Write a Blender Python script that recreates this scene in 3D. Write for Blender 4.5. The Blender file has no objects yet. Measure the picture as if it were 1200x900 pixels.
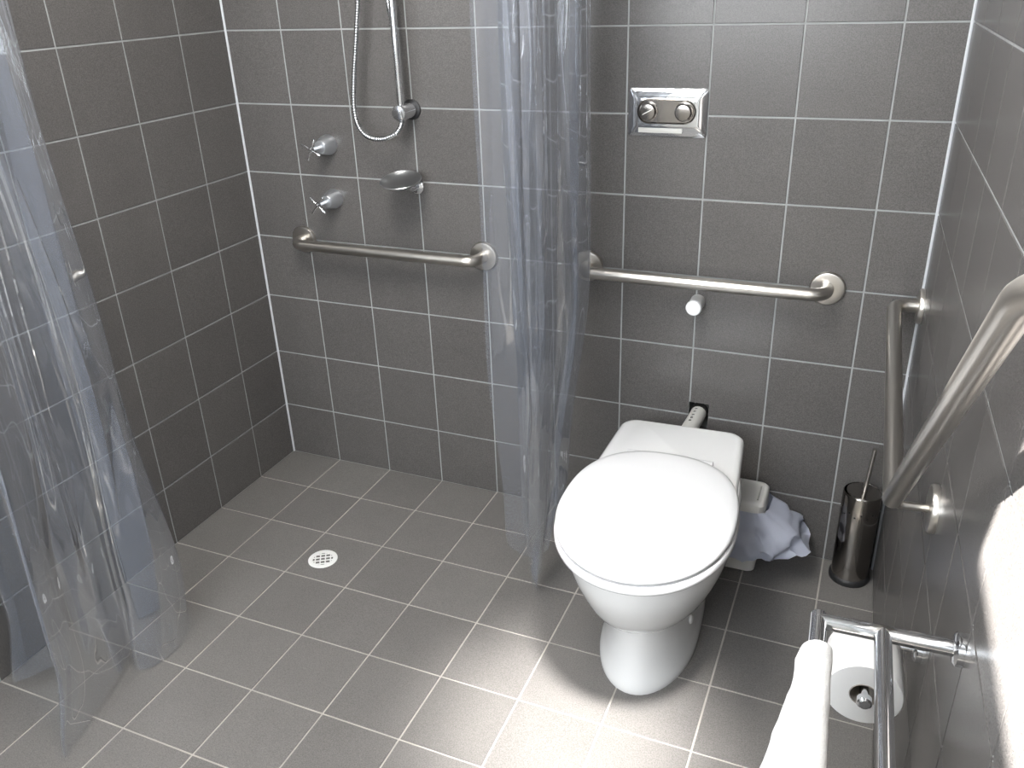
import bpy, bmesh, math, random
from mathutils import Vector, Matrix, noise

random.seed(7)
S = bpy.context.scene
COL = S.collection

# ------------------------------------------------------------------ camera
XR, AW = 1.92506, 0.040305            # right wall: x = XR - AW*y (it opens slightly towards the viewer)
YF, ZC = -2.90, 2.40                  # front wall (behind the viewer), ceiling
cam_d = bpy.data.cameras.new('camera')
cam = bpy.data.objects.new('camera', cam_d); COL.objects.link(cam)
cam_d.sensor_width = 36.0; cam_d.lens = 1002.846 / 1200 * 36.0
cam_d.clip_start = 0.02
rt = Vector((0.92014653, 0.39018572, -0.03294656))
up = Vector((-0.14111835, 0.40891804, 0.90159395))
fw = Vector((-0.36526152, 0.82494917, -0.43132688))
cam.matrix_world = Matrix(((rt.x, up.x, -fw.x, 1.798551), (rt.y, up.y, -fw.y, -2.121013),
                           (rt.z, up.z, -fw.z, 1.506623), (0, 0, 0, 1)))
S.camera = cam

# ------------------------------------------------------------------ world, daylight, exposure
w = bpy.data.worlds.new('sky'); S.world = w; w.use_nodes = True
bg = w.node_tree.nodes['Background']
bg.inputs[0].default_value = (0.72, 0.84, 1.0, 1); bg.inputs[1].default_value = 2.0

SUN_D = Vector((0.60, 0.36, -1.0)).normalized()
sd = bpy.data.lights.new('sun', 'SUN'); sun = bpy.data.objects.new('sun', sd); COL.objects.link(sun)
sd.energy = 95.0; sd.angle = math.radians(0.7); sd.color = (1.0, 0.97, 0.92)
sun.rotation_euler = SUN_D.to_track_quat('-Z', 'Y').to_euler(); sun.location = (0.5, -4, 5)

def area(name, loc, rot, sx, sy, power, colr):
    d = bpy.data.lights.new(name, 'AREA'); d.shape = 'RECTANGLE'; d.size = sx; d.size_y = sy
    d.energy = power; d.color = colr
    o = bpy.data.objects.new(name, d); COL.objects.link(o); o.location = loc; o.rotation_euler = rot
    return o
WIN = (0.30, 1.60, 1.15, 2.15)        # window in the front wall: x0 x1 z0 z1
SKY = (0.96, 1.55, -2.35, -1.68)      # roof light: x0 x1 y0 y1
area('window_daylight', ((WIN[0]+WIN[1])/2, YF-0.06, (WIN[2]+WIN[3])/2), (math.radians(90), 0, 0),
     WIN[1]-WIN[0], WIN[3]-WIN[2], 70.0, (0.93, 0.97, 1.0))
area('rooflight_daylight', ((SKY[0]+SKY[1])/2, (SKY[2]+SKY[3])/2, ZC+0.11), (0, 0, 0), SKY[1]-SKY[0], SKY[3]-SKY[2], 22.0, (0.93, 0.97, 1.0))
S.view_settings.view_transform = 'Standard'; S.view_settings.look = 'None'
S.view_settings.gamma = 1.0; S.view_settings.use_curve_mapping = False
S.view_settings.exposure = -0.28
S.cycles.max_bounces = 12; S.cycles.transparent_max_bounces = 40
S.cycles.caustics_reflective = False; S.cycles.caustics_refractive = False
S.cycles.sample_clamp_indirect = 4.0

# ------------------------------------------------------------------ materials
def mat(name, base, rough=0.5, metal=0.0, spec=0.5, coat=0.0):
    m = bpy.data.materials.new(name); m.use_nodes = True
    b = m.node_tree.nodes['Principled BSDF']
    b.inputs['Base Color'].default_value = (*base, 1); b.inputs['Roughness'].default_value = rough
    b.inputs['Metallic'].default_value = metal; b.inputs['Specular IOR Level'].default_value = spec
    b.inputs['Coat Weight'].default_value = coat; b.inputs['Coat Roughness'].default_value = 0.05
    return m
def nodes(m): return m.node_tree.nodes, m.node_tree.links, m.node_tree.nodes['Principled BSDF']

def tile_mat(name, ca, cb, rough):
    m = mat(name, ca, rough, 0, 0.35); N, L, b = nodes(m)
    tc = N.new('ShaderNodeNewGeometry')
    n1 = N.new('ShaderNodeTexNoise'); n1.inputs['Scale'].default_value = 420; n1.inputs['Detail'].default_value = 3
    n1.inputs['Roughness'].default_value = 0.7
    n2 = N.new('ShaderNodeTexNoise'); n2.inputs['Scale'].default_value = 9; n2.inputs['Detail'].default_value = 2
    L.new(tc.outputs['Position'], n1.inputs['Vector']); L.new(tc.outputs['Position'], n2.inputs['Vector'])
    r = N.new('ShaderNodeValToRGB'); r.color_ramp.elements[0].position = 0.34; r.color_ramp.elements[1].position = 0.68
    r.color_ramp.elements[0].color = (*ca, 1); r.color_ramp.elements[1].color = (*cb, 1)
    L.new(n1.outputs['Fac'], r.inputs['Fac'])
    oi = N.new('ShaderNodeObjectInfo')
    mr = N.new('ShaderNodeMapRange'); mr.inputs['To Min'].default_value = 0.94; mr.inputs['To Max'].default_value = 1.06
    L.new(oi.outputs['Random'], mr.inputs['Value'])
    mr2 = N.new('ShaderNodeMapRange'); mr2.inputs['To Min'].default_value = 0.92; mr2.inputs['To Max'].default_value = 1.08
    L.new(n2.outputs['Fac'], mr2.inputs['Value'])
    mm = N.new('ShaderNodeMath'); mm.operation = 'MULTIPLY'
    L.new(mr.outputs['Result'], mm.inputs[0]); L.new(mr2.outputs['Result'], mm.inputs[1])
    hs = N.new('ShaderNodeHueSaturation'); L.new(r.outputs['Color'], hs.inputs['Color']); L.new(mm.outputs[0], hs.inputs['Value'])
    L.new(hs.outputs['Color'], b.inputs['Base Color'])
    bp = N.new('ShaderNodeBump'); bp.inputs['Strength'].default_value = 0.04; bp.inputs['Distance'].default_value = 0.0004
    L.new(n1.outputs['Fac'], bp.inputs['Height']); L.new(bp.outputs['Normal'], b.inputs['Normal'])
    return m
M_TILE = tile_mat('speckled grey wall tile', (0.074, 0.070, 0.068), (0.146, 0.138, 0.134), 0.27)
M_FTILE = tile_mat('speckled grey floor tile', (0.115, 0.109, 0.103), (0.208, 0.197, 0.187), 0.42)
def grout_mat(name, c):
    m = mat(name, c, 0.85); N, L, b = nodes(m)
    g = N.new('ShaderNodeNewGeometry'); n = N.new('ShaderNodeTexNoise'); n.inputs['Scale'].default_value = 14; n.inputs['Detail'].default_value = 4
    L.new(g.outputs['Position'], n.inputs['Vector'])
    r = N.new('ShaderNodeValToRGB'); r.color_ramp.elements[0].position = .3; r.color_ramp.elements[1].position = .7
    r.color_ramp.elements[0].color = (*[x*.8 for x in c], 1); r.color_ramp.elements[1].color = (*c, 1)
    L.new(n.outputs['Fac'], r.inputs['Fac']); L.new(r.outputs['Color'], b.inputs['Base Color'])
    return m
M_GROUT = grout_mat('light grey grout', (0.36, 0.37, 0.37))
M_FGROUT = grout_mat('pale floor grout', (0.46, 0.43, 0.39))
M_SIL = mat('white silicone', (0.60, 0.62, 0.65), 0.4)
M_PAINT = mat('white plaster', (0.82, 0.82, 0.80), 0.8)
M_CHROME = mat('polished chrome', (0.80, 0.81, 0.83), 0.06, 1.0)
M_SATIN = mat('satin chrome', (0.88, 0.91, 0.95), 0.36, 1.0)
M_HOSE = mat('dull chrome hose', (0.50, 0.51, 0.52), 0.28, 1.0)
M_DCHROME = mat('dark polished steel', (0.30, 0.28, 0.26), 0.14, 1.0)
M_CERAMIC = mat('white glazed ceramic', (0.90, 0.90, 0.90), 0.12, 0, 0.5, 0.5)
M_LID = mat('white gloss plastic', (0.84, 0.84, 0.85), 0.18, 0, 0.5, 0.2)
M_PLASTIC = mat('white plastic', (0.86, 0.85, 0.83), 0.35)
M_PIPE = mat('pale grey plastic pipe', (0.58, 0.57, 0.54), 0.4)
M_BLACK = mat('black rubber', (0.015, 0.015, 0.016), 0.5)
M_DARK = mat('dark void', (0.02, 0.018, 0.016), 0.9)
M_PAPER = mat('white toilet paper', (0.86, 0.85, 0.84), 0.95)
M_CARD = mat('grey cardboard', (0.42, 0.38, 0.34), 0.9)
M_PRINT = mat('grey print', (0.12, 0.12, 0.12), 0.6)
def brushed():
    return mat('brushed stainless steel', (0.60, 0.57, 0.53), 0.29, 1.0)
M_STEEL = brushed()
def towel_mat():
    m = mat('white terry cloth', (0.76, 0.76, 0.75), 0.95); N, L, b = nodes(m)
    g = N.new('ShaderNodeNewGeometry'); n = N.new('ShaderNodeTexNoise'); n.inputs['Scale'].default_value = 420; n.inputs['Detail'].default_value = 2
    L.new(g.outputs['Position'], n.inputs['Vector'])
    bp = N.new('ShaderNodeBump'); bp.inputs['Strength'].default_value = .8; bp.inputs['Distance'].default_value = .003
    L.new(n.outputs['Fac'], bp.inputs['Height']); L.new(bp.outputs['Normal'], b.inputs['Normal'])
    b.inputs['Sheen Weight'].default_value = .4
    return m
M_TOWEL = towel_mat()
def pvc_mat():
    m = bpy.data.materials.new('clear bluish vinyl'); m.use_nodes = True
    N, L = m.node_tree.nodes, m.node_tree.links; N.remove(N['Principled BSDF']); out = N['Material Output']
    tr = N.new('ShaderNodeBsdfTransparent'); tr.inputs[0].default_value = (0.975, 0.98, 0.988, 1)
    di = N.new('ShaderNodeBsdfDiffuse'); di.inputs[0].default_value = (0.56, 0.63, 0.77, 1)
    tl = N.new('ShaderNodeBsdfTranslucent'); tl.inputs[0].default_value = (0.56, 0.63, 0.77, 1)
    gl = N.new('ShaderNodeBsdfGlossy'); gl.inputs[0].default_value = (1, 1, 1, 1); gl.inputs['Roughness'].default_value = 0.035
    hz = N.new('ShaderNodeMixShader'); hz.inputs[0].default_value = .5
    L.new(di.outputs[0], hz.inputs[1]); L.new(tl.outputs[0], hz.inputs[2])
    a = N.new('ShaderNodeMixShader'); a.inputs[0].default_value = 0.155
    L.new(tr.outputs[0], a.inputs[1]); L.new(hz.outputs[0], a.inputs[2])
    fr = N.new('ShaderNodeFresnel'); fr.inputs[0].default_value = 1.46
    g = N.new('ShaderNodeNewGeometry')
    n = N.new('ShaderNodeTexNoise'); n.inputs['Scale'].default_value = 16; n.inputs['Detail'].default_value = 1
    mp = N.new('ShaderNodeMapping'); mp.inputs['Scale'].default_value = (1, 1, .25)
    L.new(g.outputs['Position'], mp.inputs['Vector']); L.new(mp.outputs[0], n.inputs['Vector'])
    bp = N.new('ShaderNodeBump'); bp.inputs['Strength'].default_value = .15; bp.inputs['Distance'].default_value = .01
    L.new(n.outputs['Fac'], bp.inputs['Height']); L.new(bp.outputs['Normal'], gl.inputs['Normal'])
    b = N.new('ShaderNodeMixShader'); fm = N.new('ShaderNodeMath'); fm.operation = 'MINIMUM'; fm.inputs[1].default_value = .62; L.new(fr.outputs[0], fm.inputs[0]); L.new(fm.outputs[0], b.inputs[0]); L.new(a.outputs[0], b.inputs[1]); L.new(gl.outputs[0], b.inputs[2])
    L.new(b.outputs[0], out.inputs['Surface'])
    return m
M_PVC = pvc_mat()
def bag_mat():
    m = bpy.data.materials.new('thin lavender white plastic film'); m.use_nodes = True
    N, L = m.node_tree.nodes, m.node_tree.links; b = N['Principled BSDF']; out = N['Material Output']
    b.inputs['Base Color'].default_value = (.72, .76, .90, 1); b.inputs['Roughness'].default_value = .3
    tl = N.new('ShaderNodeBsdfTranslucent'); tl.inputs[0].default_value = (.72, .76, .90, 1)
    tr = N.new('ShaderNodeBsdfTransparent')
    a = N.new('ShaderNodeMixShader'); a.inputs[0].default_value = .3; L.new(b.outputs[0], a.inputs[1]); L.new(tl.outputs[0], a.inputs[2])
    c = N.new('ShaderNodeMixShader'); c.inputs[0].default_value = .10; L.new(a.outputs[0], c.inputs[1]); L.new(tr.outputs[0], c.inputs[2])
    L.new(c.outputs[0], out.inputs['Surface'])
    return m
M_BAG = bag_mat()

# ------------------------------------------------------------------ helpers
ORG = {}                                # world origin of every empty / part
def thing(name, label, cat, loc=(0, 0, 0), group=None, rotz=0.0):
    o = bpy.data.objects.new(name, None); COL.objects.link(o); o.location = loc; o.rotation_euler = (0, 0, rotz)
    o.empty_display_size = .05
    o['label'] = label; o['category'] = cat
    if group: o['group'] = group
    ORG[o] = Vector((0, 0, 0)) if rotz else Vector(loc)
    return o
def mesh_of(name, bm, m, smooth=True, angle=40):
    bmesh.ops.recalc_face_normals(bm, faces=bm.faces)
    me = bpy.data.meshes.new(name); bm.to_mesh(me); bm.free(); me.materials.append(m)
    if smooth:
        for p in me.polygons: p.use_smooth = True
        me.set_sharp_from_angle(angle=math.radians(angle))
    return me
def obj(name, bm, m, parent=None, smooth=True, angle=40, org=None, label=None):
    """links bm as one mesh object; world-space verts unless the parent is a rotated empty"""
    o0 = Vector(org) if org is not None else (ORG[parent] if parent else Vector((0, 0, 0)))
    if o0.length: bmesh.ops.translate(bm, vec=-o0, verts=bm.verts)
    o = bpy.data.objects.new(name, mesh_of(name, bm, m, smooth, angle)); COL.objects.link(o)
    if parent: o.parent = parent
    else: o.location = o0
    ORG[o] = o0 if not parent else ORG[parent]
    if label: o['label'] = label
    return o
def tag(o, label, cat, group=None):
    o['label'] = label; o['category'] = cat
    if group: o['group'] = group
    return o
def struct(o): o['kind'] = 'structure'; return o

def add_box(bm, x0, x1, y0, y1, z0, z1, bev=0.0, seg=2):
    r = bmesh.ops.create_cube(bm, size=1.0)
    vs = r['verts']
    for v in vs:
        v.co = Vector((x0 if v.co.x < 0 else x1, y0 if v.co.y < 0 else y1, z0 if v.co.z < 0 else z1))
    if bev:
        es = set(e for v in vs for e in v.link_edges)
        bmesh.ops.bevel(bm, geom=list(es), offset=bev, segments=seg, profile=.5, affect='EDGES')
    return bm
def box(*a, **k): return add_box(bmesh.new(), *a, **k)

def arc(a, b, t):
    q = a.angle(b); return (a*math.sin((1-t)*q)+b*math.sin(t*q))/math.sin(q)
def fillet(pts, rad, n=8):
    """poly-line with rounded corners; rad may be a list per inner point"""
    pts = [Vector(p) for p in pts]; out = [pts[0]]
    for i in range(1, len(pts)-1):
        r = rad[i-1] if isinstance(rad, (list, tuple)) else rad
        a, b, c = pts[i-1], pts[i], pts[i+1]
        u, v = (a-b).normalized(), (c-b).normalized()
        ang = u.angle(v)
        t = min(r/math.tan(ang/2), .49*(a-b).length if i > 1 else .95*(a-b).length, .49*(c-b).length if i < len(pts)-2 else .95*(c-b).length)
        p0, p1 = b+u*t, b+v*t
        rr = t*math.tan(ang/2); ctr = b+(u+v).normalized()*(rr/math.sin(ang/2))
        d0, d1 = (p0-ctr), (p1-ctr)
        for k in range(n+1):
            out.append(ctr+arc(d0, d1, k/n))
    out.append(pts[-1]); return out
def smooth_path(pts, n=8):
    P = [Vector(p) for p in pts]; P = [2*P[0]-P[1]]+P+[2*P[-1]-P[-2]]; out = []
    for i in range(1, len(P)-2):
        a, b, c, d = P[i-1:i+3]
        for k in range(n):
            t = k/n
            out.append(.5*((2*b)+(c-a)*t+(2*a-5*b+4*c-d)*t*t+(3*b-a-3*c+d)*t**3))
    out.append(P[-2]); return out
def add_tube(bm, path, rad, seg=16, cap=True, radf=None):
    path = [Vector(p) for p in path]
    t0 = (path[1]-path[0]).normalized(); nrm = t0.orthogonal().normalized(); rings = []
    for i, p in enumerate(path):
        a = path[max(0, i-1)]; c = path[min(len(path)-1, i+1)]
        t = (c-a).normalized(); nrm = (nrm-t*nrm.dot(t)).normalized(); b = t.cross(nrm)
        r = radf(i) if radf else rad
        rings.append([bm.verts.new(p+r*(math.cos(q)*nrm+math.sin(q)*b)) for q in [2*math.pi*k/seg for k in range(seg)]])
    for A, B in zip(rings, rings[1:]):
        for k in range(seg): bm.faces.new((A[k], A[(k+1) % seg], B[(k+1) % seg], B[k]))
    if cap: bm.faces.new(rings[0][::-1]); bm.faces.new(rings[-1])
    return bm
def tube(*a, **k): return add_tube(bmesh.new(), *a, **k)
def add_lathe(bm, org, axis, prof, seg=32, cap0=True, cap1=True):
    """prof: (radius, distance along axis) pairs"""
    org, ax = Vector(org), Vector(axis).normalized(); u = ax.orthogonal().normalized(); v = ax.cross(u); rings = []
    for r, h in prof:
        rings.append([bm.verts.new(org+ax*h+r*(math.cos(q)*u+math.sin(q)*v)) for q in [2*math.pi*k/seg for k in range(seg)]])
    for A, B in zip(rings, rings[1:]):
        for k in range(seg): bm.faces.new((A[k], A[(k+1) % seg], B[(k+1) % seg], B[k]))
    if cap0 and prof[0][0] > 0: bm.faces.new(rings[0][::-1])
    if cap1 and prof[-1][0] > 0: bm.faces.new(rings[-1])
    return bm
def lathe(*a, **k): return add_lathe(bmesh.new(), *a, **k)
def add_prism(bm, pts, vec, bev=0, seg=2):
    """extrude a 3D polygon along vec"""
    vec = Vector(vec); A = [bm.verts.new(Vector(p)) for p in pts]; B = [bm.verts.new(Vector(p)+vec) for p in pts]
    n = len(A); fs = [bm.faces.new(A[::-1]), bm.faces.new(B)]
    for k in range(n): fs.append(bm.faces.new((A[k], A[(k+1) % n], B[(k+1) % n], B[k])))
    if bev: bmesh.ops.bevel(bm, geom=list(fs[1].edges), offset=bev, segments=seg, affect='EDGES')
    return bm
def loft(rings, cap0=True, cap1=True, closed=True):
    bm = bmesh.new(); R = [[bm.verts.new(Vector(p)) for p in r] for r in rings]
    for A, B in zip(R, R[1:]):
        n = len(A)
        for k in range(n if closed else n-1): bm.faces.new((A[k], A[(k+1) % n], B[(k+1) % n], B[k]))
    if cap0: bm.faces.new(R[0][::-1])
    if cap1: bm.faces.new(R[-1])
    return bm

WN = Vector((-1, -AW, 0)).normalized(); WT = Vector((AW, -1, 0)).normalized()   # right wall: normal into the room, direction to the viewer
def W(s, z, o=0.0): return Vector((XR, 0, z))+WT*s+WN*o

# ------------------------------------------------------------------ unseen ceiling lamp, added to raise the overall brightness
def emit(name, c, st):
    m = bpy.data.materials.new(name); m.use_nodes = True; N, L = m.node_tree.nodes, m.node_tree.links
    N.remove(N['Principled BSDF']); e_ = N.new('ShaderNodeEmission'); e_.inputs[0].default_value = (*c, 1); e_.inputs[1].default_value = st
    L.new(e_.outputs[0], N['Material Output'].inputs['Surface']); return m
LX, LY, LS = .95, -1.15, .30
lamp = thing('added_ceiling_light', 'square white opal light, unseen, added on the ceiling to brighten the room', 'added light', (LX, LY, ZC))
bm = bmesh.new()
for q in ((-LS, LS, -LS, -LS+.02), (-LS, LS, LS-.02, LS), (-LS, -LS+.02, -LS+.02, LS-.02), (LS-.02, LS, -LS+.02, LS-.02)):
    add_box(bm, LX+q[0], LX+q[1], LY+q[2], LY+q[3], ZC-.03, ZC)
obj('frame', bm, M_PLASTIC, lamp, smooth=False)
obj('diffuser', box(LX-LS+.02, LX+LS-.02, LY-LS+.02, LY+LS-.02, ZC-.11, ZC-.012, bev=.02), emit('added lamp panel', (1.0, .97, .93), 42.0), lamp, smooth=False)

# unseen ceiling spot, added to make the light pool in front of the toilet
DP, DT = Vector((1.72, -1.28, ZC)), Vector((1.30, -.80, 0))
dl = thing('added_spot', 'round white ceiling spot, unseen, added to light the floor by the toilet', 'added light', DP)
obj('trim_ring', lathe(DP, (0, 0, -1), ((.055, 0), (.055, .004), (.045, .008), (.038, .004), (.038, 0)), 32, False, False), M_PLASTIC, dl)
obj('lens', lathe(DP, (0, 0, -1), ((.038, .0005), (.038, .002)), 28), emit('added spot lens', (1, .97, .92), 20.0), dl)
ld = bpy.data.lights.new('added_spot_beam', 'SPOT'); ld.energy = 1800; ld.color = (1, .98, .95)
ld.spot_size = math.radians(18.5); ld.spot_blend = 1.0; ld.shadow_soft_size = .14
lo = bpy.data.objects.new('added_spot_beam', ld); COL.objects.link(lo); lo.location = DP+Vector((0, 0, -.02))
lo.rotation_euler = (DT-DP).to_track_quat('-Z', 'Y').to_euler()

# ------------------------------------------------------------------ setting: shell
T = 0.2; W0, D0, H0 = 0.19402, 0.18715, 0.18902; G = 0.0022; TH = 0.0018
def lines(first, last):
    L = [0.0]; v = first
    while v < last-1e-4: L.append(v); v += T
    L.append(last); return L
GX = lines(W0, 2.05); GY = lines(D0, 2.30); GZ = lines(H0, ZC)
HOLE = (1.3925, 1.4470, 0.357, 0.4275)

bm = bmesh.new()                       # back wall (grout bed) with the square hole left open for the pipe
XB = XR+.02
for a in ((0-.1, HOLE[0], 0, ZC), (HOLE[1], XB+.1, 0, ZC), (HOLE[0], HOLE[1], 0, HOLE[2]), (HOLE[0], HOLE[1], HOLE[3], ZC)):
    add_box(bm, a[0], a[1], 0.0, 0.12, a[2], a[3])
wall_back = struct(obj('wall_back', bm, M_GROUT, smooth=False))
obj('pipe_recess', box(HOLE[0]-.01, HOLE[1]+.01, .119, .13, HOLE[2]-.01, HOLE[3]+.01), M_DARK, wall_back, smooth=False)
wall_left = struct(obj('wall_left', box(-.1, 0, YF-.1, 0.0, 0, ZC), M_GROUT, smooth=False))
bm = bmesh.new(); e = W(3.1, 0); f = W(0, 0)
add_prism(bm, [(f.x, 0.0, 0), (e.x, e.y, 0), (e.x+.1, e.y, 0), (f.x+.12, 0.0, 0)], (0, 0, ZC))
wall_right = struct(obj('wall_right', bm, M_GROUT, smooth=False))
floor = struct(obj('floor', box(-.1, 2.2, YF-.1, .12, -.1, 0), M_FGROUT, smooth=False))
bm = bmesh.new()                       # plain painted wall behind the viewer with a window opening
add_box(bm, 0, WIN[0], YF-.1, YF, 0, ZC); add_box(bm, WIN[1], 2.04, YF-.1, YF, 0, ZC)
add_box(bm, WIN[0], WIN[1], YF-.1, YF, 0, WIN[2]); add_box(bm, WIN[0], WIN[1], YF-.1, YF, WIN[3], ZC)
struct(obj('wall_front', bm, M_PAINT, smooth=False))
bm = bmesh.new()                       # ceiling with a roof light
xs = [-.1, SKY[0], SKY[1], 2.2]; ys = [YF-.1, SKY[2], SKY[3], .12]
for i in range(3):
    for j in range(3):
        if i == j == 1: continue
        add_box(bm, xs[i], xs[i+1], ys[j], ys[j+1], ZC, ZC+.1)
struct(obj('ceiling', bm, M_PAINT, smooth=False))
def win_frame(x0, x1, a0, a1, flat, lvl):
    bm = bmesh.new(); t = .03
    for q in ((x0, x0+t, a0, a1), (x1-t, x1, a0, a1), (x0, x1, a0, a0+t), (x0, x1, a1-t, a1)):
        if flat: add_box(bm, q[0], q[1], q[2], q[3], lvl, lvl+.04)
        else: add_box(bm, q[0], q[1], lvl, lvl+.04, q[2], q[3])
    return bm
wo = struct(obj('window_1', win_frame(*WIN, False, YF-.09), M_PLASTIC, smooth=False))
struct(obj('window_2', win_frame(*SKY, True, ZC+.05), M_PLASTIC, smooth=False))

# ------------------------------------------------------------------ tiles: every one an object, full tiles share one mesh
TILE_MESH = {}
def tile_mesh(wd, hg, m, poly=None):
    key = (round(wd, 4), round(hg, 4), m.name)
    if poly is None and key in TILE_MESH: return TILE_MESH[key]
    b = .0009; bm = bmesh.new()
    P = poly or [(0, 0), (wd, 0), (wd, hg), (0, hg)]
    cx = sum(p[0] for p in P)/len(P); cy = sum(p[1] for p in P)/len(P)
    A = [bm.verts.new((x, y, -.001)) for x, y in P]; Bv = [bm.verts.new((x, y, TH-b*.6)) for x, y in P]
    n = len(P); C_ = []
    for k in range(n):                 # inset polygon for the bevelled edge
        a, q, c = Vector(P[k-1]), Vector(P[k]), Vector(P[(k+1) % n])
        d1, d2 = (q-a).normalized(), (c-q).normalized()
        n1, n2 = Vector((-d1.y, d1.x)), Vector((-d2.y, d2.x))
        h = (n1+n2); h = h/(1+n1.dot(n2)) if 1+n1.dot(n2) > 1e-3 else n1
        z = q+h*b; C_.append(bm.verts.new((z.x, z.y, TH)))
    for k in range(n):
        j = (k+1) % n
        bm.faces.new((A[k], A[j], Bv[j], Bv[k])); bm.faces.new((Bv[k], Bv[j], C_[j], C_[k]))
    bm.faces.new(C_)
    me = mesh_of('tile', bm, m, smooth=False)
    if poly is None: TILE_MESH[key] = me
    return me
def place_tile(me, parent, org, u, v):
    n = u.cross(v)
    jit = random.uniform(-.0002, .0002)
    o = bpy.data.objects.new('tile', me); COL.objects.link(o); o.parent = parent
    org = org+n*jit
    o.matrix_local = Matrix(((u.x, v.x, n.x, org.x), (u.y, v.y, n.y, org.y), (u.z, v.z, n.z, org.z), (0, 0, 0, 1)))
X, Y, Z = Vector((1, 0, 0)), Vector((0, 1, 0)), Vector((0, 0, 1))
for i in range(len(GX)-1):             # back wall, seen from the front: u = +x, v = +z, n = -y
    x0, x1 = GX[i]+G, min(GX[i+1], XR)-G
    if x0 >= XR-.01: break
    for r in range(len(GZ)-1):
        z0, z1 = GZ[r]+G, GZ[r+1]-G
        poly = None
        if x0 < HOLE[1] < x1 and z0 < HOLE[2]+.01 < z1:      # notch at its upper left corner
            a, c = HOLE[1]-x0, HOLE[2]-z0; wd, hg = x1-x0, z1-z0
            poly = [(0, 0), (wd, 0), (wd, hg), (a, hg), (a, c), (0, c)]
        elif x0 < HOLE[1] < x1 and z0 < HOLE[3] < z1:        # notch at its lower left corner
            a, c = HOLE[1]-x0, HOLE[3]-z0; wd, hg = x1-x0, z1-z0
            poly = [(a, 0), (wd, 0), (wd, hg), (0, hg), (0, c), (a, c)]
        place_tile(tile_mesh(x1-x0, z1-z0, M_TILE, poly), wall_back, Vector((x0, 0, z0)), X, Z)
for j in range(len(GY)-1):             # left wall: u = +y, v = +z, n = +x
    y0, y1 = -GY[j+1]+G, -GY[j]-G
    for r in range(len(GZ)-1):
        place_tile(tile_mesh(y1-y0, GZ[r+1]-GZ[r]-2*G, M_TILE), wall_left, Vector((0, y0, GZ[r]+G)), Y, Z)
for j in range(len(GY)-1):             # right wall: u = -y, v = +z, n = -x
    s0, s1 = GY[j]+G, GY[j+1]-G
    for r in range(len(GZ)-1):
        place_tile(tile_mesh(s1-s0, GZ[r+1]-GZ[r]-2*G, M_TILE), wall_right, W(s0, GZ[r]+G), WT, Z)
for i in range(len(GX)-1):             # floor, the last column trimmed along the right wall
    for j in range(len(GY)-1):
        y0, y1 = -GY[j+1]+G, -GY[j]-G; x0, x1 = GX[i]+G, GX[i+1]-G
        lim0, lim1 = XR-AW*y0-G, XR-AW*y1-G
        if x0 > min(lim0, lim1)-.006: continue
        a, c = min(x1, lim0), min(x1, lim1)
        poly = None if a == c == x1 else [(0, 0), (a-x0, 0), (c-x0, y1-y0), (0, y1-y0)]
        place_tile(tile_mesh(x1-x0, y1-y0, M_FTILE, poly), floor, Vector((x0, y0, 0)), X, Y)
# silicone beads in the corners
struct(obj('trim_1', tube([(.0035, -.0035, 0), (.0035, -.0035, ZC)], .0036, 8), M_SIL))
p_ = W(.004, 0, .0035); struct(obj('trim_2', tube([(p_.x, p_.y, 0), (p_.x, p_.y, ZC)], .0038, 8), M_SIL))

# ------------------------------------------------------------------ toilet (local frame: origin at back centre on the floor, front = -y)
toilet = thing('toilet', 'white ceramic toilet with closed lid on the grey tiled floor', 'toilet', (1.405, -.12, 0), rotz=.042)
def egg(hw, yf, yb, z, n=56, pf=2.0, pb=2.6, frac=.55):
    """outline: widest at yc; rounder front, squarer back"""
    yc = yb+(yf-yb)*frac; out = []
    for k in range(n):
        t = 2*math.pi*k/n; c, s = math.cos(t), math.sin(t)
        p = pf if s < 0 else pb
        x = hw*math.copysign(abs(c)**(2/p), c); y = math.copysign(abs(s)**(2/p), s)
        out.append(Vector((x, yc+(y*(yc-yf) if s < 0 else y*(yb-yc)), z)))
    return out
def cat(xs, ys, x):
    for i in range(len(xs)-1):
        if x <= xs[i+1]:
            t = (x-xs[i])/(xs[i+1]-xs[i]); d = lambda k: (ys[min(k+1, len(ys)-1)]-ys[max(k-1, 0)])/(xs[min(k+1, len(ys)-1)]-xs[max(k-1, 0)])
            h = xs[i+1]-xs[i]; a, b = d(i)*h, d(i+1)*h
            return ys[i]*(2*t**3-3*t*t+1)+a*(t**3-2*t*t+t)+ys[i+1]*(3*t*t-2*t**3)+b*(t**3-t*t)
    return ys[-1]
PZ = [0, .012, .05, .10, .150, .178, .198, .23, .28, .33, .37, .395, .405]
PH = [.118, .118, .108, .099, .097, .101, .122, .148, .168, .181, .186, .186, .180]
PF = [-.560, -.560, -.545, -.532, -.530, -.540, -.575, -.612, -.642, -.664, -.672, -.672, -.666]
PB = [-.06, -.06, -.06, -.06, -.06, -.06, -.06, -.06, -.06, -.06, -.06, -.06, -.06]
zs = [0, .006, .012]+[.02+.0093*k for k in range(40)]+[.395, .400, .404, .405]
bm = loft([egg(cat(PZ, PH, z), cat(PZ, PF, z), cat(PZ, PB, z), z, pb=3.2) for z in zs])
lp = []
def rrect(x0, x1, y0, y1, r, z, n=6):
    out = []
    for cx, cy, a in ((x1-r, y1-r, 0), (x0+r, y1-r, 90), (x0+r, y0+r, 180), (x1-r, y0+r, 270)):
        for k in range(n+1):
            q = math.radians(a+90*k/n); out.append(Vector((cx+r*math.cos(q), cy+r*math.sin(q), z)))
    return out
obj('pan', bm, M_CERAMIC, toilet, angle=60)
rings = []
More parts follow.
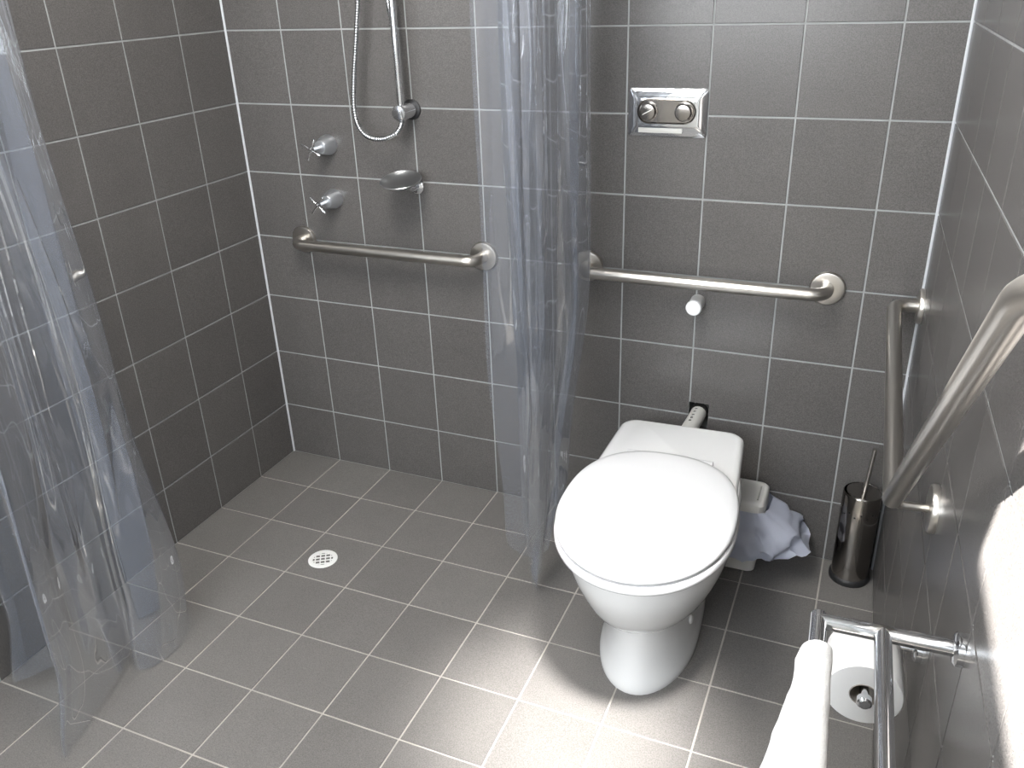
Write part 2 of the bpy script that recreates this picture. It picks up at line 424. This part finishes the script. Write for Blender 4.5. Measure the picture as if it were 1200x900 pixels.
for z, ins in ((.255, .035), (.27, .02), (.31, .006), (.36, .001), (.402, 0), (.412, .003), (.417, .009), (.419, .018)):
    rings.append([Vector((q.x*(1-.36*q.y), q.y, q.z)) for q in rrect(-.160+ins, .160-ins, -.34, -ins*.7, .035, z)])
obj('cistern_ledge', loft(rings), M_CERAMIC, toilet, angle=60)
LF, LB, LW = -.706, -.200, .196
def lid_ring(ins, z, n=72): return egg(LW-ins, LF+ins, LB-ins, z, n, 2.05, 2.5, .50)
obj('seat', loft([lid_ring(i, z) for i, z in ((.010, .403), (.003, .404), (0, .408), (0, .419), (.003, .4225), (.010, .4235))]), M_LID, toilet, angle=60)
obj('lid', loft([lid_ring(i, z) for i, z in ((.014, .4275), (.006, .4285), (.003, .432), (.0025, .438), (.0045, .443), (.0085, .4465), (.02, .449), (.06, .4505), (.12, .451))]), M_LID, toilet, angle=60)
bm = tube([(-.105, -.197, .424), (.105, -.197, .424)], .010, 14)
obj('hinge', bm, M_LID, toilet)
for sx in (-1, 1):
    obj('bolt_cap', lathe((sx*.100, -.36, .085), (sx, 0, .05), ((.011, -.006), (.011, .002), (.008, .005), (0.001, .006)), 14), M_PLASTIC, toilet)

# flush pipe between pan and wall
pipe = thing('flush_pipe', 'pale plastic flush pipe entering the square hole behind the toilet', 'pipe', (1.42, -.03, .39))
obj('pipe_tube', tube([(1.4185, .10, .393), (1.4185, -.02, .393), (1.4100, -.12, .385)], .0215, 20), M_PIPE, pipe)
bm = bmesh.new()
for k in range(5):                     # printed marks along the pipe
    y = -.008-.017*k
    for dx, ln in ((0, .006), (.004, .003)):
        z = .393+.0217*math.cos(.25) - (.0015 if y < -.03 else 0)
        add_box(bm, 1.4185-.006+dx*.6-(.0007*k), 1.4185-.0045+dx-(.0007*k), y-ln, y, z-.001, z+.0012)
obj('printed_mark', bm, M_PRINT, pipe, smooth=False)
obj('pipe_collar', lathe((1.4185, .005, .393), (0, 1, 0), ((.0235, 0), (.0235, .02)), 20), M_DARK, pipe)

# ------------------------------------------------------------------ grab bars on the back wall
def flange(bm, org, axis, r=.042, h=.011):
    return add_lathe(bm, org, axis, ((r, 0), (r, h*.6), (r*.94, h*.9), (r*.82, h), (.018, h)), 36)
def wall_bar(name, label, x0, x1, z, group=None):
    t = thing(name, label, 'grab bar', ((x0+x1)/2, 0, z))
    obj('bar', tube(fillet([(x0, 0, z), (x0, -.064, z), (x1, -.064, z), (x1, 0, z)], .036, 10), .016, 20), M_STEEL, t, angle=60)
    for x in (x0, x1):
        obj('flange', flange(bmesh.new(), (x, -TH, z), (0, -1, 0)), M_STEEL, t)
    return t
wall_bar('grab_bar', 'straight brushed steel grab bar under the shower taps on back wall', .178, .789, .790)
wall_bar('grab_bar', 'straight brushed steel grab bar on back wall above the toilet', 1.099, 1.711, .792)

# angled rail on the right wall
rail = thing('angled_grab_rail', 'bent brushed steel grab rail on the right wall above the toilet brush', 'grab rail', W(.6, .75))
obj('bar', tube(fillet([W(.035, .780, 0), W(.035, .780, .063), W(.805, .722, .071)], .034, 10), .016, 20), M_STEEL, rail, angle=60, label='lower run sloping along the wall')
obj('bar', tube(fillet([W(.797, .712, .071), W(1.415, 1.285, .072), W(1.49, 1.31, 0)], [.07], 12), .0155, 20), M_STEEL, rail, angle=60, label='upper run rising towards the viewer')
obj('stand_off', tube(fillet([W(.800, .722, .072), W(.790, .698, .068), W(.777, .694, 0)], [.022], 10), .0072, 14), M_STEEL, rail, angle=60, label='thin bent rod joining both runs to the wall')
for s, z in ((.035, .780), (.777, .694), (1.49, 1.31)):
    obj('flange', flange(bmesh.new(), W(s, z, TH), WN, .041, .012), M_STEEL, rail)

# ------------------------------------------------------------------ shower fittings
sh = thing('shower_rail', 'chrome shower slide rail with looped hose on the back wall', 'shower', (.593, 0, 1.185))
def rail_mount(z):
    m = obj('wall_mount', lathe((.593, -TH, z), (0, -1, 0), ((.0205, 0), (.0205, .052), (.0215, .053), (.0215, .072), (.019, .0755), (.012, .077)), 28), M_CHROME, sh)
    obj('mount_ring', lathe((.593, -TH, z), (0, -1, 0), ((.0270, 0), (.0270, .005), (.0240, .007), (.0206, .007)), 28), M_BLACK, m)
rail_mount(1.185); rail_mount(1.90)
obj('pole', tube([(.593, -.060, 1.19), (.593, -.060, 1.90)], .0095, 16), M_CHROME, sh)
def hose(pts):
    P = smooth_path(pts, 6); D = [P[0]]                 # resample to 1.1 mm so that the coil shows
    for a, b in zip(P, P[1:]):
        n = max(1, int((b-a).length/.0016)); D += [a.lerp(b, (k+1)/n) for k in range(n)]
    return tube(D, .0065, 8, radf=lambda i: .0068 if i % 4 < 2 else .0056)
obj('hose', hose([(.593, -.060, 1.166), (.589, -.068, 1.146), (.571, -.073, 1.129), (.533, -.075, 1.1165), (.492, -.075, 1.121), (.463, -.073, 1.147), (.453, -.070, 1.192),
                  (.461, -.070, 1.264), (.480, -.070, 1.36), (.499, -.070, 1.46), (.530, -.075, 1.60), (.558, -.10, 1.66), (.585, -.13, 1.69)]), M_HOSE, sh)
obj('hose', hose([(.586, -.046, 1.20), (.586, -.045, 1.295), (.584, -.045, 1.36), (.579, -.045, 1.41), (.572, -.045, 1.46), (.566, -.05, 1.55), (.575, -.09, 1.66), (.585, -.125, 1.69)]), M_HOSE, sh)
hs = obj('hand_shower', tube([(.585, -.118, 1.68), (.590, -.10, 1.74), (.592, -.10, 1.80)], .012, 14), M_CHROME, sh)
obj('spray_head', lathe((.592, -.095, 1.82), (0, -.8, -.45), ((.015, 0), (.035, .012), (.04, .03), (.036, .034)), 24), M_CHROME, hs)
obj('slider', tube([(.593, -.048, 1.75), (.593, -.098, 1.75)], .016, 16), M_CHROME, sh)

def tap(label, x, z, ang):
    t = thing('shower_tap', label, 'tap', (x, 0, z), group='cross handle shower taps')
    obj('cone_base', lathe((x, -TH, z), (0, -1, 0), ((.0285, 0), (.029, .004), (.0285, .010), (.0200, .044), (.0175, .047), (.008, .048)), 32), M_SATIN, t)
    obj('spindle', lathe((x, -.040, z), (0, -1, 0), ((.006, 0), (.006, .040), (.0075, .042), (.0075, .056), (.005, .059)), 20), M_CHROME, t)
    bm = bmesh.new()
    for q in (ang, ang+90):
        a = math.radians(q); d = Vector((math.cos(a), 0, math.sin(a))); c = Vector((x, -.091, z))
        add_tube(bm, [c-d*.033, c-d*.031, c-d*.012, c+d*.012, c+d*.031, c+d*.033], .004, 10, radf=lambda i: (.0022, .0034, .0026, .0026, .0034, .0022)[i])
    obj('cross_handle', bm, M_CHROME, t)
tap('chrome cross handle tap on back wall, upper of the two taps', .309, 1.081, 62)
tap('chrome cross handle tap on back wall, lower one just above the grab bar', .307, .924, 48)

sd_ = thing('soap_dish', 'round chrome soap dish on the back wall below the shower hose', 'soap dish', (.59, 0, .99))
obj('dish', lathe((.580, -.070, .995), (.03, -.24, 1), ((.018, -.004), (.040, 0), (.054, .009), (.058, .014), (.0565, .0155), (.051, .0105), (.038, .003), (.004, .001)), 40), M_HOSE, sd_)
obj('bracket', tube(fillet([(.592, -TH, .978), (.592, -.035, .978), (.582, -.062, .990)], .02, 6), .010, 14), M_CHROME, sd_)
obj('wall_flange', lathe((.592, -TH, .978), (0, -1, 0), ((.022, 0), (.022, .008), (.018, .011)), 24), M_CHROME, sd_)

# ------------------------------------------------------------------ flush plate
fp = thing('flush_plate', 'chrome dual flush plate on the back wall above the toilet grab bar', 'flush plate', (1.297, 0, 1.194))
cx, cz, hw, hh = 1.297, 1.194, .0965, .0565
def plate_ring(ins, y, bow):
    out = []; n = 6; a, b = hw-ins, hh-ins; r = .008
    for px, pz, st in ((a-r, b-r, 0), (-a+r, b-r, 90), (-a+r, -b+r, 180), (a-r, -b+r, 270)):
        for k in range(n+1):
            q = math.radians(st+90*k/n); out.append(Vector((cx+px+r*math.cos(q), y, cz+pz+r*math.sin(q))))
    return out
obj('plate', loft([plate_ring(0, -TH+.001, 0), plate_ring(0, -.005, 0), plate_ring(.0025, -.0068, 0), plate_ring(.012, -.0106, 0), plate_ring(.024, -.0142, 0), plate_ring(.0275, -.0146, 0)]), M_CHROME, fp, angle=25)
def stadium(r, half, y, z0=.004, n=14):
    out = []
    for sx, st in ((1, -90), (-1, 90)):
        for k in range(n+1):
            q = math.radians(st+180*k/n); out.append(Vector((cx+.0+sx*half+r*math.cos(q), y, cz+z0+r*math.sin(q))))
    return out
obj('button_surround', loft([stadium(.029, .043, -.0135), stadium(.029, .043, -.0165), stadium(.0265, .043, -.018), stadium(.025, .043, -.0155)]), M_DCHROME, fp, angle=25)
for sx in (-1, 1):
    kb = obj('flush_button', lathe((cx+sx*.043, -.0150, cz+.004), (0, -1, 0), ((.0225, 0), (.0225, .004), (.0195, .005), (.0195, .013), (.0175, .016), (.010, .0168)), 32), M_DCHROME, fp, label='half flush button with a slanted groove' if sx < 0 else None)
    if sx < 0:
        bm = box(-.0125, .0125, -.0008, .0008, -.0009, .0009)
        bmesh.ops.rotate(bm, cent=(0, 0, 0), matrix=Matrix.Rotation(math.radians(-28), 3, 'Y'), verts=bm.verts)
        bmesh.ops.translate(bm, vec=(cx-.043, -.0321, cz+.004), verts=bm.verts)
        obj('groove', bm, M_PLASTIC, kb, smooth=False)
obj('label_strip', box(cx-.068, cx+.040, -.0150, -.0140, cz-.0465, cz-.0350, bev=.0004), M_PIPE, fp)

# white door stop peg
pg = thing('wall_peg', 'short white plastic peg on the back wall under the grab bar', 'peg', (1.399, 0, .722))
obj('peg_body', lathe((1.399, -TH, .722), (0, -1, 0), ((.0195, 0), (.0190, .012), (.0185, .044), (.0185, .050)), 24), M_PLASTIC, pg)
obj('end_cap', lathe((1.399, -.050, .722), (0, -1, 0), ((.0205, 0), (.0205, .006), (.018, .009), (.010, .0095)), 24), M_LID, pg)

# ------------------------------------------------------------------ floor drain
dr = thing('floor_drain', 'round white drain grate set in the shower floor', 'drain', (.464, -.501, 0))
dc = Vector((.464, -.501, TH))
bm = add_lathe(bmesh.new(), dc, (0, 0, 1), ((.042, -.001), (.042, .0012), (.040, .002), (.029, .002), (.029, -.001)), 36, False, False)
obj('rim', bm, M_PLASTIC, dr)
obj('sump', lathe(dc, (0, 0, 1), ((.029, -.0005), (.004, -.0004)), 30), M_DARK, dr)
def drain_bars(a):
    d = Vector((math.cos(a), math.sin(a), 0)); n = Vector((-d.y, d.x, 0)); bm = bmesh.new()
    for k in (-1.5, -.5, .5, 1.5):
        o_ = .0145*k; h = math.sqrt(max(0, .0295**2-o_**2))
        c = dc+n*o_
        q = [c-d*h-n*.0017, c+d*h-n*.0017, c+d*h+n*.0017, c-d*h+n*.0017]
        add_prism(bm, [p+Vector((0, 0, -.0003)) for p in q], (0, 0, .0019))
    return bm
obj('grid_bar', drain_bars(.55), M_PLASTIC, dr, smooth=False)
obj('grid_bar', drain_bars(.55+math.pi/2), M_PLASTIC, dr, smooth=False)

# ------------------------------------------------------------------ sanitary bin with liner
bn = thing('waste_bin', 'small white plastic bin with loose bag beside the toilet by back wall', 'bin', (1.57, -.085, 0))
obj('bin_body', loft([rrect(1.524+i, 1.626-i, -.140+i, -.030-i, .018, z) for z, i in ((TH, .008), (.006, .004), (.10, .002), (.20, 0))]), M_PLASTIC, bn)
lid_b = obj('bin_lid', loft([rrect(1.518+i, 1.634-i, -.148+i, -.020-i, .020, z) for z, i in ((.176, .001), (.178, 0), (.222, .001), (.229, .006), (.231, .014))]), M_PLASTIC, bn)
obj('lid_handle', box(1.611, 1.615, -.125, -.055, .2300, .2335, bev=.0008), M_PIPE, lid_b)
rg = []
NB = 72
for k in range(17):
    v = k/16; z = .205-.140*v
    ring = []
    for j in range(NB):
        a = 2*math.pi*j/NB; c, s = math.cos(a), math.sin(a)
        px = 1.575+.058*math.copysign(abs(c)**.5, c); py = -.084+.064*math.copysign(abs(s)**.5, s)
        bulge = math.sin(math.pi*min(1, v*.52+.05))**1.2
        lobe = max(0, math.cos(a+.12))**2.6*.092+max(0, math.cos(a+1.5))*.018+.010
        q = Vector((px*9, py*9, z*9))
        f1 = abs(noise.noise(Vector((math.cos(a)*2.2, math.sin(a)*2.2, v*2.3)))) ; f2 = noise.noise(Vector((math.cos(a)*6, math.sin(a)*6, v*5+4)))
        d = bulge*(lobe*(1+.55*noise.noise(Vector((c*3+2, s*3, v*2.2))))+.030*f1+.004*f2)
        zz = z+(.018*f2+.014*noise.noise(Vector((c*3, s*3, 9))))*v+.035*v*max(0, c)
        ring.append((px+c*d, max(-.30, min(-.006, py+s*d*.8)), max(.012, zz)))
    rg.append(ring)
obj('bag', loft(rg, False, False), M_BAG, bn, angle=50, label='crumpled bluish white plastic liner')

# ------------------------------------------------------------------ toilet brush
BX, BY = 1.864, -.058
br = thing('toilet_brush', 'dark polished steel toilet brush holder in the right back corner', 'toilet brush', (BX, BY, 0))
hol = obj('holder', lathe((BX, BY, .018), (0, 0, 1), ((.0475, 0), (.0475, .252), (.0450, .256), (.0435, .254), (.0435, .20)), 40, True, False), M_DCHROME, br)
obj('base_ring', lathe((BX, BY, TH), (0, 0, 1), ((.051, 0), (.052, .004), (.052, .014), (.049, .018), (.048, .0185)), 40), M_BLACK, br)
bm = bmesh.new()
for k in range(10):
    a = math.radians(180+18*k+6); add_lathe(bm, (BX+.0472*math.cos(a), BY+.0472*math.sin(a), .222+(.006 if k % 2 else -.004)), (math.cos(a), math.sin(a), 0), ((.0026, 0), (.0026, .0007)), 8)
obj('vent_hole', bm, M_BLACK, hol, smooth=False)
obj('brush_lid', lathe((BX+.004, BY-.001, .268), (.06, .02, 1), ((.044, 0), (.0445, .003), (.043, .0065), (.012, .0075)), 36), M_DCHROME, br)
obj('handle', tube([(BX+.004, BY, .27), (BX+.012, BY+.002, .396), (BX+.0122, BY+.002, .400)], .0055, 14), M_STEEL, br)

# ------------------------------------------------------------------ double towel rail, towel, toilet roll
SA, ZA = 1.172, .740
tr = thing('towel_rail', 'double chrome towel rail fixed to the right wall beside the toilet roll', 'towel rail', W(SA, ZA))
RR = .0105
O1, O2 = .170, .093
obj('arm', tube([W(SA, ZA, 0), W(SA, ZA, O1+.002)], RR, 18), M_CHROME, tr)
obj('arm', tube([W(SA+.62, ZA, 0), W(SA+.62, ZA, O1+.002)], RR, 18), M_CHROME, tr)
for o_ in (O1, O2):
    obj('rail', tube([W(SA-.010 if o_ == O1 else SA, ZA, o_), W(SA+.62, ZA, o_)], RR, 18), M_CHROME, tr)
for s in (SA, SA+.62):
    obj('wall_flange', lathe(W(s, ZA, TH), WN, ((.021, 0), (.021, .008), (.017, .011)), 24), M_CHROME, tr)

def towel():
    s0, s1 = SA+.060, SA+.52; NS = 46; rings = []
    prof = []                          # (offset from rail axis towards room, z) outer loop then inner loop back
    def side(sgn, th, zb, sp): return [(sgn*(th+sp*((ZA-z)/.4)), z) for z in [ZA-(ZA-zb)*(1-k/22) for k in range(23)]]
    outer = side(1, .019, .30, .052)                      # room side, bottom to top
    arc = [(.019*math.cos(a), ZA+.019*math.sin(a)) for a in [math.pi*k/12 for k in range(1, 12)]]
    back = side(-1, .019, .34, .018)[::-1]                # wall side, top to bottom
    inn_b = [(-.0125 if z > ZA-.02 else o+.012, z) for o, z in back][::-1]
    arc_i = [(.0125*math.cos(a), ZA+.0125*math.sin(a)) for a in [math.pi*(1-k/8) for k in range(1, 8)]]
    inn_f = [(.0125 if z > ZA-.02 else o-.014, z) for o, z in outer][::-1]
    prof = outer+arc+back+inn_b+arc_i+inn_f
    for k in range(NS+1):
        s = s0+(s1-s0)*k/NS; ring = []
        for i, (o, z) in enumerate(prof):
            drop = max(0, ZA-z)
            wv = .008*math.sin(s*34+1.2)*min(1, drop/.15)+.004*noise.noise(Vector((s*30, z*30, o*9)))
            es = (.010*noise.noise(Vector((z*14, o*10, 3))) if k in (0, NS) else 0)
            ring.append(W(s+es-.02*drop*(k == 0), z, O1+o+(wv if o > 0 else wv*.4)))
        rings.append(ring)
    return loft(rings)
tag(obj('towel', towel(), M_TOWEL, org=W(SA+.2, .3, O1), angle=70), 'white terry towel hanging over the outer bar of the chrome rail', 'towel')

rh = thing('toilet_roll_holder', 'chrome toilet roll holder on the right wall under the towel rail', 'roll holder', W(.915, .513))
obj('holder_rod', tube(fillet([W(.915, .513, 0), W(.915, .513, .085), W(1.055, .513, .085)], .014, 8), .0065, 14), M_CHROME, rh)
obj('wall_flange', lathe(W(.915, .513, TH), WN, ((.020, 0), (.020, .008), (.016, .011)), 22), M_CHROME, rh)
obj('end_knob', lathe(W(1.050, .513, .085), WT, ((.011, 0), (.011, .010), (.008, .013)), 18), M_CHROME, rh)
ro = thing('toilet_roll', 'white toilet paper roll on the chrome holder under the towel rail', 'toilet paper', W(.985, .44, .085))
RC = W(.932, .503, .085)
obj('paper', lathe(RC, WT, ((.021, 0), (.055, 0), (.0565, .002), (.0565, .098), (.055, .100), (.021, .100), (.021, 0)), 44, False, False), M_PAPER, ro)
obj('core', lathe(RC, WT, ((.0208, .0), (.0208, .1005), (.0195, .1005), (.0195, 0), (.0208, 0)), 30, False, False), M_CARD, ro)

# ------------------------------------------------------------------ shower curtains on an L-shaped track
tk = thing('curtain_track', 'white L shaped curtain track across the shower', 'curtain track', (1.12, -1.0, 2.05))
obj('track_tube', tube(fillet([(1.12, -TH, 2.05), (1.12, -1.02, 2.05), (TH, -1.02, 2.05)], .12, 10), .012, 14), M_PLASTIC, tk)
for o_, ax in (((1.12, -TH, 2.05), (0, -1, 0)), ((TH, -1.02, 2.05), (1, 0, 0))):
    obj('track_flange', lathe(o_, ax, ((.03, 0), (.03, .008), (.02, .012)), 24), M_PLASTIC, tk)
def lerp_path(keys, z):
    """keys: [(z, [plan points])] from low to high"""
    for (za, A), (zb, B) in zip(keys, keys[1:]):
        if z <= zb or zb == keys[-1][0]:
            t = max(0, min(1, (z-za)/(zb-za))); t = t*t*(3-2*t)
            return [Vector((a[0]+(b[0]-a[0])*t, a[1]+(b[1]-a[1])*t, 0)) for a, b in zip(A, B)]
def curtain(keys, z0f, z1, nz, nu, amp, seed, xlim=None, ncr=14):
    npt = len(keys[0][1]); rows = []
    rc = random.Random(int(seed*10))           # sharp standing creases: place, slant, top, bottom, height, width
    creases = [(rc.uniform(.02, .98), rc.uniform(-.03, .03), rc.uniform(.9, 2.1), rc.uniform(.1, 1.1), rc.uniform(.003, .008)*rc.choice((-1, 1)), rc.uniform(.0035, .007)) for _ in range(ncr)]
    for k in range(nz+1):
        row = []
        for m in range(npt*nu-nu+1):
            u = m/((npt-1)*nu); zb = z0f(u); z = zb+(z1-zb)*k/nz
            P = lerp_path(keys, z)
            i = min(npt-2, m//nu); t = m/nu-i
            a = P[max(0, i-1)]; b = P[i]; c = P[i+1]; d = P[min(npt-1, i+2)]
            q = .5*((2*b)+(c-a)*t+(2*a-5*b+4*c-d)*t*t+(3*b-a-3*c+d)*t**3)
            cr = noise.noise(Vector((u*22+seed, z*2.2, seed)))*amp+noise.noise(Vector((u*60, z*9, seed+3)))*amp*.10
            cr2 = noise.noise(Vector((u*18+seed, z*1.8, seed+7)))*amp
            for cu, sl, zt, zb_, ch, cw in creases:
                e_ = (u-cu-sl*(z-zb_))/cw
                if abs(e_) < 4: k_ = ch*math.exp(-e_*e_)*max(0, min(1, (z-zb_)/.15, (zt-z)/.15)); cr += k_; cr2 += k_
            x, y = q.x+cr, q.y+cr2
            if xlim: x = max(xlim, x)
            row.append((x, y, z))
        rows.append(row)
    return loft(rows, False, False, closed=False)
def zig(yA, yB, n, xc, ax, ph=0):
    return [(xc+ax*(1 if i % 2 else -1)*(1+.3*math.sin(i*2.1+ph)), yA+(yB-yA)*i/(n-1)+.012*math.sin(i*1.7+ph)) for i in range(n)]
NR = 11
kr = [(0.0, zig(-.36, -.45, NR, 1.092, .010)), (.30, zig(-.20, -.54, NR, 1.095, .020, .6)), (.80, zig(-.07, -.61, NR, 1.11, .032, 1)), (1.40, zig(-.06, -.62, NR, 1.11, .036, 1.5)), (2.02, zig(-.05, -.62, NR, 1.12, .030, 1.5))]
def zr(u): return .010+.34*abs(u-.70)**1.15*(.85 if u < .7 else 2.6)
c1 = obj('shower_curtain', curtain(kr, zr, 2.03, 60, 26, .007, 2.0, None, 18), M_PVC, org=(1.1, -.4, 0), angle=180)
tag(c1, 'clear vinyl shower curtain gathered beside the toilet, hanging in narrow folds', 'curtain')
kl = [(0.0, [(.012, -1.12), (.05, -1.19), (.13, -1.10), (.20, -1.13), (.325, -1.29), (.335, -1.27), (.285, -1.08), (.24, -1.00), (.29, -1.04), (.335, -.97), (.315, -.88), (.22, -.83), (.16, -.90)]),
      (.20, [(.012, -1.10), (.05, -1.15), (.12, -1.07), (.20, -1.12), (.31, -1.24), (.30, -1.19), (.25, -1.06), (.22, -.98), (.28, -1.00), (.325, -.93), (.30, -.85), (.21, -.80), (.13, -.88)]),
      (.70, [(.012, -1.05), (.05, -1.12), (.10, -1.00), (.16, -1.10), (.24, -1.18), (.22, -1.08), (.17, -1.00), (.20, -.94), (.25, -.95), (.25, -.87), (.20, -.82), (.14, -.80), (.08, -.86)]),
      (1.50, [(.015, -1.02), (.04, -1.10), (.07, -.98), (.11, -1.08), (.16, -1.12), (.15, -1.02), (.12, -.95), (.15, -.93), (.19, -.95), (.20, -.88), (.18, -.83), (.14, -.80), (.10, -.84)]),
      (2.02, [(.02, -1.00), (.05, -1.06), (.08, -.98), (.12, -1.05), (.17, -1.06), (.18, -.99), (.20, -1.05), (.23, -.99), (.26, -1.05), (.29, -.99), (.32, -1.05), (.35, -.99), (.38, -1.04)])]
def zl(u): return .006+.02*math.sin(u*9)**2
c2 = obj('shower_curtain', curtain(kl, zl, 2.03, 64, 24, .008, 5.0, .006, 8), M_PVC, org=(.2, -1.0, 0), angle=180)
tag(c2, 'clear vinyl shower curtain trailing on the floor against the left wall', 'curtain')
